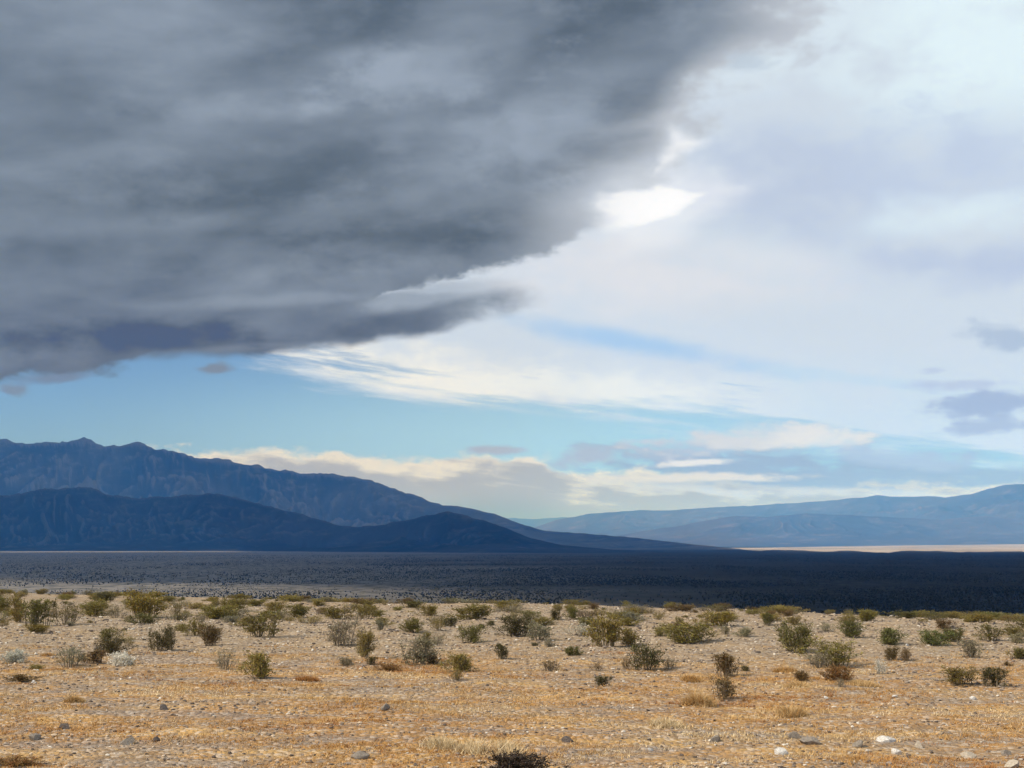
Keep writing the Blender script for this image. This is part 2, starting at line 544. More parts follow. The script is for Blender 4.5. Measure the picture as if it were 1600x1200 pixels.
def flat(c, var=0.35):
    def b(n, bs, out):
        g = n.new('ShaderNodeNewGeometry')
        hsv = n.new('ShaderNodeHueSaturation')
        hsv.inputs['Color'].default_value = (*c, 1)
        n.put(hsv.inputs['Value'], n.rng(g.outputs['Random Per Island'], 0, 1, 1 - var, 1 + var, smooth=False))
        n.put(bs.inputs['Base Color'], hsv.outputs[0])
    return b


def m_stone(c1, c2):
    def b(n, bs, out):
        co = n.new('ShaderNodeTexCoord').outputs['Object']
        a = n.noise(co, 6, 0.65, scale=5.0, dims='3D')
        n.put(bs.inputs['Base Color'], n.mix(n.rng(a, 0.35, 0.65), c1, c2))
        bump(n, bs, n.noise(co, 5, 0.7, scale=22.0, dims='3D'), 0.6, 0.02)
    return b


def m_stem(n, bs, out):
    oi = n.new('ShaderNodeObjectInfo')
    n.put(bs.inputs['Base Color'], n.mix(0.75, oi.outputs['Color'], (0.17, 0.135, 0.10, 1)))


M = {
    'ground': material('desert_gravel_soil', m_ground),
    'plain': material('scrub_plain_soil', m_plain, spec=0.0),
    'playa': material('pale_playa_silt', m_playa),
    'range': material('dark_mountain_rock', m_rock_range((0.026, 0.026, 0.024, 1), (0.075, 0.07, 0.06, 1), (0.15, 0.135, 0.115, 1), 1100.0), spec=0.0),
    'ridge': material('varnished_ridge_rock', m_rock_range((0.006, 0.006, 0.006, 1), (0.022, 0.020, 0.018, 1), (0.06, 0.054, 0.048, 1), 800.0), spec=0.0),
    'far': material('far_range_rock', m_rock_range((0.05, 0.041, 0.038, 1), (0.08, 0.065, 0.058, 1), (0.15, 0.125, 0.11, 1), 3000.0), spec=0.0),
    'leaf': material('shrub_leaf', m_leaf, rough=0.6, spec=0.3),
    'stem': material('shrub_stem', m_stem),
    'plain_bush': material('plain_bush_leaf', flat((0.02, 0.019, 0.014), 0.5), spec=0.0),
    'straw': material('straw_blade', flat((0.56, 0.38, 0.18))),
    'amber': material('amber_blade', flat((0.45, 0.245, 0.08))),
    'rust': material('rust_blade', flat((0.34, 0.15, 0.05))),
    'cream': material('cream_blade', flat((0.66, 0.52, 0.32))),
    'peb_grey': material('grey_pebble', flat((0.25, 0.20, 0.16))),
    'peb_tan': material('tan_pebble', flat((0.44, 0.34, 0.24))),
    'peb_pale': material('pale_pebble', flat((0.56, 0.50, 0.42), 0.25)),
    'peb_dark': material('dark_pebble', flat((0.11, 0.085, 0.07))),
    'stone_white': material('white_quartz_stone', m_stone((0.44, 0.40, 0.35, 1), (0.68, 0.65, 0.61, 1))),
    'stone_grey': material('grey_stone', m_stone((0.17, 0.145, 0.12, 1), (0.31, 0.26, 0.21, 1))),
    'stone_cream': material('cream_stone', m_stone((0.38, 0.31, 0.23, 1), (0.56, 0.48, 0.38, 1))),
    'stone_dark': material('dark_stone', m_stone((0.075, 0.06, 0.055, 1), (0.17, 0.14, 0.12, 1))),
}

# ------------------------------------------------------------------ terrain
PLAIN_Z = -32.0


def crest_y(x):
    x = np.clip(x, -160, 120)
    return 70.5 - 0.58 * x - 0.002 * x * x * (x > 0)


def ground_z(x, y):
    x = np.asarray(x, float)
    y = np.asarray(y, float)
    r = np.hypot(x, y)
    und = 0.20 * fbm(x / 22.0, y / 13.0, 2, 11) + 0.075 * fbm(x / 3.0, y / 1.7, 4, 15)
    z = und * np.clip((r - 6) / 12, 0, 1)
    s = np.maximum(0.0, y - crest_y(x))
    return z - np.minimum(0.17 * s * s / (s + 40.0), 45.0)


def build_ground():
    az = np.concatenate([np.linspace(-180, -34, 60, endpoint=False), np.linspace(-34, 34, 430, endpoint=False), np.linspace(34, 180, 60, endpoint=False)])
    a = np.radians(az)
    r = np.concatenate([[0.5, 3, 7, 11], np.geomspace(14, 130, 290), np.geomspace(136, 600, 40)])
    R, A = np.meshgrid(r, a, indexing='ij')
    X, Y = R * np.sin(A), R * np.cos(A)
    Z = ground_z(X, Y)
    v = np.stack([X, Y, Z], -1).reshape(-1, 3)
    f = grid_faces(len(r), len(a), wrap=True)[:, ::-1]
    put('desert_ground', mesh_from('desert_ground', v, f, [M['ground']], smooth=True), kind='structure',
        label='sunlit gravel and dry soil flat with scattered desert shrubs')


def build_plain():
    az = np.radians(np.concatenate([np.linspace(-180, -60, 40, endpoint=False), np.linspace(-60, 60, 240, endpoint=False), np.linspace(60, 180, 40, endpoint=False)]))
    r = np.geomspace(250, 57000, 160)
    R, A = np.meshgrid(r, az, indexing='ij')
    X, Y = R * np.sin(A), R * np.cos(A)
    Z = PLAIN_Z + 0.8 * fbm(X / 260.0, Y / 260.0, 3, 31)
    v = np.stack([X, Y, Z], -1).reshape(-1, 3)
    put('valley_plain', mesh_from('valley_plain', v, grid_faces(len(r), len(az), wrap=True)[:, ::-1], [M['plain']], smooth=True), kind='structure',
        label='broad scrub plain lying in cloud shadow below the mountains')


build_ground()
build_plain()


def px_az(px):
    d = px_dir(px, HORIZON)
    return math.atan2(d.x, d.y)


def build_playa():
    az = np.linspace(px_az(1070), math.radians(44), 160)
    t = np.linspace(0, 1, 14)
    k = np.clip((az - az[0]) / (px_az(1600) - az[0]), 0, 2.5)
    jag = 1 + 0.22 * fbm(az * 60, az * 0 + 1.7, 4, 41)
    rin = (9800 - 3300 * np.clip(k * 2.2, 0, 1)) * jag
    rout = 11500 + 7000 * np.clip(k, 0, 1.6)
    T, I = np.meshgrid(t, np.arange(len(az)), indexing='ij')
    R = rin[I] + (rout[I] - rin[I]) * T
    Z = PLAIN_Z + 2.5 + 40.0 * T ** 1.6 * np.clip(k[I] - 0.25, 0, 1.2) - 6.0 * (T == 0)
    v = np.stack([R * np.sin(az[I]), R * np.cos(az[I]), Z], -1).reshape(-1, 3)
    put('dry_lake_bed', mesh_from('dry_lake_bed', v, grid_faces(len(t), len(az))[:, ::-1], [M['playa']], smooth=True), kind='structure',
        label='pale sunlit dry lake bed at the foot of the far range')


build_playa()


def build_range(name, pts, base_r, crest_r, mat, cols, rows, seed, lateral, gully, label, back=1.28, sharp=1.25, rough=0.02):
    """A range as a heightfield on the ground: pts trace its skyline, base_r/crest_r (px -> metres) give its distance."""
    P = np.array(pts, float)
    px = np.linspace(P[0, 0], P[-1, 0], cols)
    sky = np.interp(px, P[:, 0], P[:, 1])
    az = np.array([px_az(p) for p in px])
    el = np.array([math.atan2(px_dir(p, q).z, math.hypot(px_dir(p, q).x, px_dir(p, q).y)) for p, q in zip(px, sky)])
    B = np.array(base_r, float)
    Cc = np.array(crest_r, float)
    r0, r1 = np.interp(px, B[:, 0], B[:, 1]), np.interp(px, Cc[:, 0], Cc[:, 1])
    zc = H + np.tan(el) * r1 - PLAIN_Z
    t = np.concatenate([np.linspace(0, 1, rows), 1 + (back - 1) * np.linspace(0, 1, rows // 4)[1:] * 3.2])
    T, I = np.meshgrid(t, np.arange(cols), indexing='ij')
    R = r0[I] + (r1[I] - r0[I]) * T
    A = az[I]
    X, Y = R * np.sin(A), R * np.cos(A)
    front = np.clip(T, 0, 1)
    wv = lateral
    warp = 0.35 * fbm(X / (wv * 1.7), Y / (wv * 1.7), 3, seed + 5)
    rid = ridged(X / wv + warp, Y / (wv * 2.6) + warp, 5, seed, 0.55)
    shape = front ** sharp
    carve = 4.0 * front * (1 - front)
    hgt = zc[I] * shape * (1 - gully * carve * (1 - rid) * 1.7)
    hgt += zc[I] * rough * fbm(X / (wv * 0.22), Y / (wv * 0.22), 5, seed + 9, 0.6) * np.clip(front * 3, 0, 1)
    behind = np.clip((T - 1) / ((back - 1) * 3.2), 0, 1)
    hgt = np.where(T > 1, hgt * (1 - behind) ** 1.2, hgt)
    Z = PLAIN_Z + hgt - 6.0 * (T == 0)
    v = np.stack([X, Y, Z], -1).reshape(-1, 3)
    put(name, mesh_from(name, v, grid_faces(len(t), cols)[:, ::-1], [M[mat]], smooth=True), kind='structure', label=label)


build_range('mountain_range',
            [(-700, 760), (-500, 700), (-300, 712), (-120, 690), (0, 687), (30, 694), (60, 692), (90, 689), (112, 690), (126, 684), (142, 690), (158, 697), (175, 694), (200, 693),
             (214, 692), (235, 698), (262, 704), (290, 709), (330, 717), (380, 726), (420, 732), (460, 738), (520, 741), (545, 745), (580, 753), (612, 762),
             (650, 776), (690, 787), (740, 796), (772, 803), (800, 813), (822, 822), (850, 829), (920, 834), (1000, 841), (1080, 850), (1150, 857), (1200, 860)],
            [(-700, 11400), (500, 10800), (800, 9400), (1200, 8200)], [(-700, 15600), (500, 14800), (820, 12600), (1200, 9600)],
            'range', 900, 90, 51, 1150.0, 0.78, 'high blue mountain range sloping down to an alluvial fan', rough=0.03)
build_range('dark_ridge',
            [(-700, 800), (-300, 770), (0, 776), (50, 766), (100, 760), (140, 763), (170, 774), (215, 776), (270, 778), (300, 773), (330, 770), (370, 779), (410, 789), (470, 803), (530, 821),
             (560, 824), (600, 819), (640, 812), (672, 804), (700, 799), (722, 803), (760, 814), (800, 829), (830, 841), (880, 852), (960, 859), (1080, 863), (1140, 866)],
            [(-700, 7700), (0, 7500), (400, 7200), (550, 6300), (700, 5800), (900, 5600), (1140, 6300)], [(-700, 9100), (0, 8900), (400, 8500), (550, 7900), (700, 7300), (900, 6800), (1140, 6900)],
            'ridge', 800, 70, 71, 640.0, 0.8, 'lower dark blue ridge in front of the high range', rough=0.035)
build_range('far_range',
            [(760, 846), (800, 838), (830, 826), (870, 812), (920, 803), (1000, 797), (1040, 798), (1080, 795), (1110, 793), (1180, 790), (1240, 786), (1300, 782), (1350, 777), (1372, 773),
             (1395, 776), (1440, 775), (1480, 777), (1520, 772), (1545, 764), (1572, 757), (1600, 756), (1660, 752), (1760, 758), (1900, 748), (2100, 756), (2400, 750)],
            [(760, 29000), (1200, 25000), (1600, 21000), (2400, 21000)], [(760, 38000), (1200, 33000), (1600, 28500), (2400, 27500)],
            'far', 900, 70, 91, 2600.0, 0.30, 'hazy far range rising on the right of the valley', rough=0.012)
build_range('middle_hills',
            [(900, 851), (960, 838), (1010, 829), (1060, 822), (1110, 812), (1150, 806), (1200, 808), (1260, 802), (1330, 805), (1400, 808), (1470, 812), (1540, 806), (1600, 812), (1800, 800), (2300, 800)],
            [(900, 20500), (1200, 19800), (1600, 20500), (2300, 20000)], [(900, 26500), (1200, 25000), (1600, 24500), (2300, 24500)],
            'far', 700, 50, 111, 1800.0, 0.35, 'low hazy hills below the far range', rough=0.015)
build_range('distant_hills',
            [(640, 840), (740, 812), (800, 809), (840, 811), (880, 808), (940, 812), (1000, 816), (1100, 824), (1200, 832)],
            [(640, 46000), (1200, 46000)], [(640, 52000), (1200, 52000)],
            'far', 260, 20, 131, 4000.0, 0.25, 'faint hills closing the far end of the valley')


# ------------------------------------------------------------------ unseen cloud added to shade valley and mountains (left of and above the view)
def build_shade_cloud():
    cz = 8000.0
    k = (cz - PLAIN_Z) / math.tan(SUN_EL)
    shx, shy = -math.sin(SUN_AZ) * k, -math.cos(SUN_AZ) * k
    step = 80.0
    xs = np.arange(-16000, 7000, step)
    ys = np.arange(-400, 24000, step)
    X, Y = np.meshgrid(xs, ys)
    wob = 40 * fbm(X / 700, Y / 700, 4, 201)
    r = np.hypot(X, Y)
    az = np.degrees(np.arctan2(X, Y))
    # near edge of the shade on the ground, as a line across the plain
    ex = np.array([-16000, -2500, -900, -455, -188, -87, 171, 420, 1500, 7000.0])
    ey = np.array([6000, 2700, 1700, 1290, 1090, 980, 470, 200, -100, -900.0])
    m = Y + wob > np.interp(X, ex, ey)  # cloud outline is cut from the shade wanted on the ground
    far_lim = np.interp(az, [-40, -24, -1, 2, 5.5, 8, 20, 40], [24000, 24000, 23000, 17000, 11000, 5900, 5500, 5200])
    m &= (r + 3 * wob < far_lim)
    slit = (az < -11.5 + 0.02 * wob) & (r + wob > 6250) & (r + wob < 7300)  # gap cut in the added cloud so sun reaches a strip there
    m &= ~slit
    fm = m.astype(float)
    bl = fm.copy()
    for _ in range(14):
        q = np.pad(bl, 1, mode='edge')
        bl = (q[1:-1, 1:-1] + q[:-2, 1:-1] + q[2:, 1:-1] + q[1:-1, :-2] + q[1:-1, 2:]) / 5 * (0.5 + 0.5 * fm)
    thick = 40 + 700 * np.clip(bl, 0, 1) ** 1.5 * (1 + 0.5 * fbm(X / 900, Y / 900, 4, 205))
    base = -60 * fbm(X / 600, Y / 600, 4, 207)
    # vertices per corner
    nr, nc = X.shape
    cx, cyy = X - shx, Y - shy
    top = np.stack([cx, cyy, cz + np.maximum(thick, 30)], -1).reshape(-1, 3)
    bot = np.stack([cx, cyy, cz + base * np.clip(bl, 0, 1)], -1).reshape(-1, 3)
    cell = m[:-1, :-1] & m[1:, :-1] & m[:-1, 1:] & m[1:, 1:]
    ii, jj = np.nonzero(cell)
    a, b, c, d = ii * nc + jj, ii * nc + jj + 1, (ii + 1) * nc + jj + 1, (ii + 1) * nc + jj
    n = nr * nc
    faces = [np.stack([a, b, c, d], -1), np.stack([d, c, b, a], -1) + n]
    for di, dj, p, q in ((-1, 0, (0, 0), (0, 1)), (1, 0, (1, 1), (1, 0)), (0, -1, (1, 0), (0, 0)), (0, 1, (0, 1), (1, 1))):
        pad = np.pad(cell, 1)
        nb = pad[1 + di:1 + di + cell.shape[0], 1 + dj:1 + dj + cell.shape[1]]
        i2, j2 = np.nonzero(cell & ~nb)
        p1, p2 = (i2 + p[0]) * nc + j2 + p[1], (i2 + q[0]) * nc + j2 + q[1]
        faces.append(np.stack([p2, p1, p1 + n, p2 + n], -1))
    f = np.concatenate(faces)
    v = np.concatenate([top, bot])
    used, inv = np.unique(f, return_inverse=True)

    def mk(nn, bs, out):
        bs.inputs['Base Color'].default_value = (0.85, 0.86, 0.88, 1)
        tr = nn.new('ShaderNodeBsdfTranslucent')
        tr.inputs[0].default_value = (0.5, 0.52, 0.55, 1)
        mx = nn.new('ShaderNodeMixShader')
        mx.inputs[0].default_value = 0.5
        nn.nt.links.new(bs.outputs[0], mx.inputs[1])
        nn.nt.links.new(tr.outputs[0], mx.inputs[2])
        nn.nt.links.new(mx.outputs[0], out.inputs['Surface'])
    put('shade_cloud', mesh_from('shade_cloud', v[used], inv.reshape(f.shape), [material('shade_cloud_vapour', mk)], smooth=True), kind='stuff',
        label='unseen cloud added and shaped to shade the valley', category='cloud')


build_shade_cloud()


# ------------------------------------------------------------------ haze
def build_haze():
    x, y0, y1, z0, z1 = 62000.0, -60000.0, 66000.0, PLAIN_Z - 12.0, HAZE_TOP
    v = [(sx * x, yy, zz) for zz in (z0, z1) for yy in (y0, y1) for sx in (-1, 1)]
    f = [(0, 2, 3, 1), (4, 5, 7, 6), (0, 1, 5, 4), (2, 6, 7, 3), (0, 4, 6, 2), (1, 3, 7, 5)]
    m = bpy.data.materials.new('pale_haze')
    m.use_nodes = True
    m.node_tree.nodes.clear()
    n = Nodes(m.node_tree)
    out = n.new('ShaderNodeOutputMaterial')
    pv = n.new('ShaderNodeVolumePrincipled')
    pv.inputs['Color'].default_value = (*HAZE_COLOR, 1)
    pv.inputs['Absorption Color'].default_value = (1, 1, 1, 1)
    pv.inputs['Density'].default_value = HAZE_DENSITY
    pv.inputs['Anisotropy'].default_value = 0.0
    m.node_tree.links.new(pv.outputs[0], out.inputs['Volume'])
    put('haze', mesh_from('haze', v, f, [m]), kind='stuff', label='thin blue haze filling the valley air')


build_haze()


# ------------------------------------------------------------------ shrubs
def tube(path, r0, r1, sides=3):
    """tapered twig along path (n,3)"""
    n = len(path)
    vs, fs = [], []
    for i, p in enumerate(path):
        d = path[min(i + 1, n - 1)] - path[max(i - 1, 0)]
        d = d / (np.linalg.norm(d) + 1e-9)
        u = np.cross(d, (0.31, 0.77, 0.55))
        u /= np.linalg.norm(u) + 1e-9
        w = np.cross(d, u)
        r = r0 + (r1 - r0) * i / (n - 1)
        for s in range(sides):
            a = 2 * math.pi * s / sides
            vs.append(p + r * (math.cos(a) * u + math.sin(a) * w))
    for i in range(n - 1):
        for s in range(sides):
            a, b = i * sides + s, i * sides + (s + 1) % sides
            fs.append((a, b, b + sides, a + sides))
    return vs, fs


def shrub_proto(name, seed, stems, tilt, twigs, leaves, leaf, start=0.35, spread=0.05, droop=0.0, twig_len=0.32, lobes=0, stem_r=0.012, foot=0.5):
    """unit shrub: about 1 wide, 1 high; returns (stem mesh, leaf mesh)"""
    g = np.random.default_rng(seed)
    sv, sf, tips = [], [], []
    off = g.uniform(-0.5, 0.5, 2) * 0.0
    lob = [(g.uniform(0, 6.28), g.uniform(0.6, 1.0)) for _ in range(max(lobes, 1))]

    def add(path, r0, r1):
        v, f = tube(path, r0, r1)
        o = len(sv)
        sv.extend(v)
        sf.extend([tuple(i + o for i in q) for q in f])
    for s in range(stems):
        if lobes:
            a = lob[s % lobes][0] + g.normal(0, 0.5)
            hh = lob[s % lobes][1]
        else:
            a = g.uniform(0, 6.28)
            hh = 1.0
        th = abs(g.normal(0, tilt)) if s % 4 else g.uniform(0, tilt * 0.5)
        th = min(th, 1.25)
        ln = g.uniform(0.7, 1.02) * hh
        d = np.array([math.sin(th) * math.cos(a), math.sin(th) * math.sin(a), math.cos(th)])
        base = np.array([math.cos(a), math.sin(a), 0]) * g.uniform(0.02, foot)
        path = []
        for k in range(5):
            t = k / 4
            p = base + d * ln * t
            p = p + np.array([0, 0, 0.10 * t * t * th - droop * t * t]) + g.normal(0, 0.012, 3) * t
            path.append(p)
        path = np.array(path)
        path[:, :2] *= 0.62
        add(path, stem_r, stem_r * 0.35)
        for w in range(twigs):
            t = g.uniform(start, 0.95)
            i = min(int(t * 4), 3)
            p = path[i] + (path[i + 1] - path[i]) * (t * 4 - i)
            dd = d * 0.6 + g.normal(0, 0.55, 3)
            dd[2] = abs(dd[2]) * 0.8 + 0.1 - droop
            dd /= np.linalg.norm(dd)
            L = twig_len * g.uniform(0.5, 1.1)
            q = np.array([p, p + dd * L * 0.5 + g.normal(0, 0.01, 3), p + dd * L])
            q[:, 2] = np.maximum(q[:, 2], 0.01)
            add(q, stem_r * 0.45, stem_r * 0.2)
            tips.append(q)
        tips.append(path[3:])
    n = leaves
    pick = g.integers(0, len(tips), n)
    tt = g.uniform(0.1, 1.05, n)
    pos = np.empty((n, 3))
    for i in range(n):
        q = tips[pick[i]]
        pos[i] = q[0] + (q[-1] - q[0]) * tt[i]
    pos += g.normal(0, spread, (n, 3)) * (1, 1, 0.8)
    pos[:, 2] = np.maximum(pos[:, 2], 0.02)
    a = g.normal(0, 0.8, (n, 3))
    a[:, :2] += pos[:, :2] * 1.2
    a[:, 2] += 1.1
    a /= np.linalg.norm(a, axis=1)[:, None]
    b = np.cross(a, g.normal(0, 1, (n, 3)))
    b /= np.linalg.norm(b, axis=1)[:, None]
    sz = leaf * g.uniform(0.6, 1.5, (n, 1))
    v = np.stack([pos - b * sz * 0.30, pos + b * sz * 0.30, pos + a * sz * 1.9], 1).reshape(-1, 3)
    allz = np.concatenate([v[:, 2], np.array(sv)[:, 2]])
    rad = np.percentile(np.hypot(v[:, 0], v[:, 1]), 96)
    top = np.percentile(allz, 99.5)
    sc = np.array([0.5 / rad, 0.5 / rad, 1.0 / top])
    lm = mesh_from(name + '_foliage', v * sc, np.arange(n * 3).reshape(-1, 3), [M['leaf']])
    sm = mesh_from(name + '_stems', np.array(sv) * sc, np.array(sf), [M['stem']])
    return sm, lm


PROTO = {
    'open': [shrub_proto('open_shrub', 100 + i, 20, 0.52, 5, 1500, 0.036, 0.10, 0.04, lobes=(0, 5, 4, 6)[i]) for i in range(4)],
    'dense': [shrub_proto('dense_shrub', 200 + i, 26, 0.55, 6, 2600, 0.040, 0.12, 0.045, lobes=(0, 0, 5)[i]) for i in range(3)],
    'twig': [shrub_proto('twiggy_shrub', 300 + i, 28, 0.50, 5, 700, 0.034, 0.2, 0.04, stem_r=0.011) for i in range(3)],
    'upright': [shrub_proto('upright_shrub', 400 + i, 24, 0.26, 4, 1700, 0.040, 0.12, 0.028, twig_len=0.22, lobes=(0, 4)[i]) for i in range(2)],
    'low': [shrub_proto('low_shrub', 500 + i, 26, 0.80, 6, 2200, 0.046, 0.1, 0.05) for i in range(2)],
    'lobed': [shrub_proto('lobed_shrub', 600 + i, 22, 0.62, 6, 1900, 0.040, 0.08, 0.045, lobes=3) for i in range(3)],
    'round': [shrub_proto('round_shrub', 700 + i, 28, 0.65, 6, 3000, 0.046, 0.12, 0.05) for i in range(2)],
}
TINT = {
    'olive': (0.185, 0.145, 0.030), 'green': (0.135, 0.120, 0.028), 'dark': (0.100, 0.084, 0.026), 'brown': (0.14, 0.088, 0.028),
    'rust': (0.21, 0.10, 0.025), 'grey': (0.24, 0.21, 0.125), 'pale': (0.86, 0.81, 0.66), 'yellow': (0.24, 0.19, 0.045), 'soot': (0.045, 0.026, 0.014),
    'silver': (0.58, 0.55, 0.46), 'fresh': (0.135, 0.142, 0.034),
}
_n_shrub = [0]


def ground_hit(px, py):
    d = px_dir(px, py)
    t = H / max(1e-4, -d.z)
    for _ in range(25):
        z = float(ground_z(d.x * t, d.y * t))
        t = t + 0.7 * ((H + d.z * t - z) / max(0.02, -d.z))
    return Vector((d.x * t, d.y * t, float(ground_z(d.x * t, d.y * t)))), t


def shrub(loc, w, h, kind, tint, label, group=None, name='desert_shrub', category='shrub'):
    i = _n_shrub[0]
    _n_shrub[0] += 1
    g = random.Random(i * 17 + 5)
    sm, lm = PROTO[kind][g.randrange(len(PROTO[kind]))]
    root = put(name, None, loc=(loc[0], loc[1], loc[2] - 0.02), label=label, category=category)
    root.empty_display_size = 0.2
    if group:
        root['group'] = group
    root.rotation_euler = (0, 0, g.uniform(0, 6.28))
    root.scale = (w, w, h)
    c = TINT[tint]
    k = g.uniform(0.85, 1.15)
    c = (c[0] * k * g.uniform(0.93, 1.07), c[1] * k, c[2] * k * g.uniform(0.9, 1.1), 1.0)
    for nm, me in (('stems', sm), ('foliage', lm)):
        o = put(nm, me, root)
        o.color = c
    return root


def shrub_px(px, base, wpx, hpx, kind, tint, label, group=None, **kw):
    p, t = ground_hit(px, base)
    s = t / F
    return shrub(p, wpx * s * 1.45, hpx * s * 1.04, kind, tint, label, group, **kw)


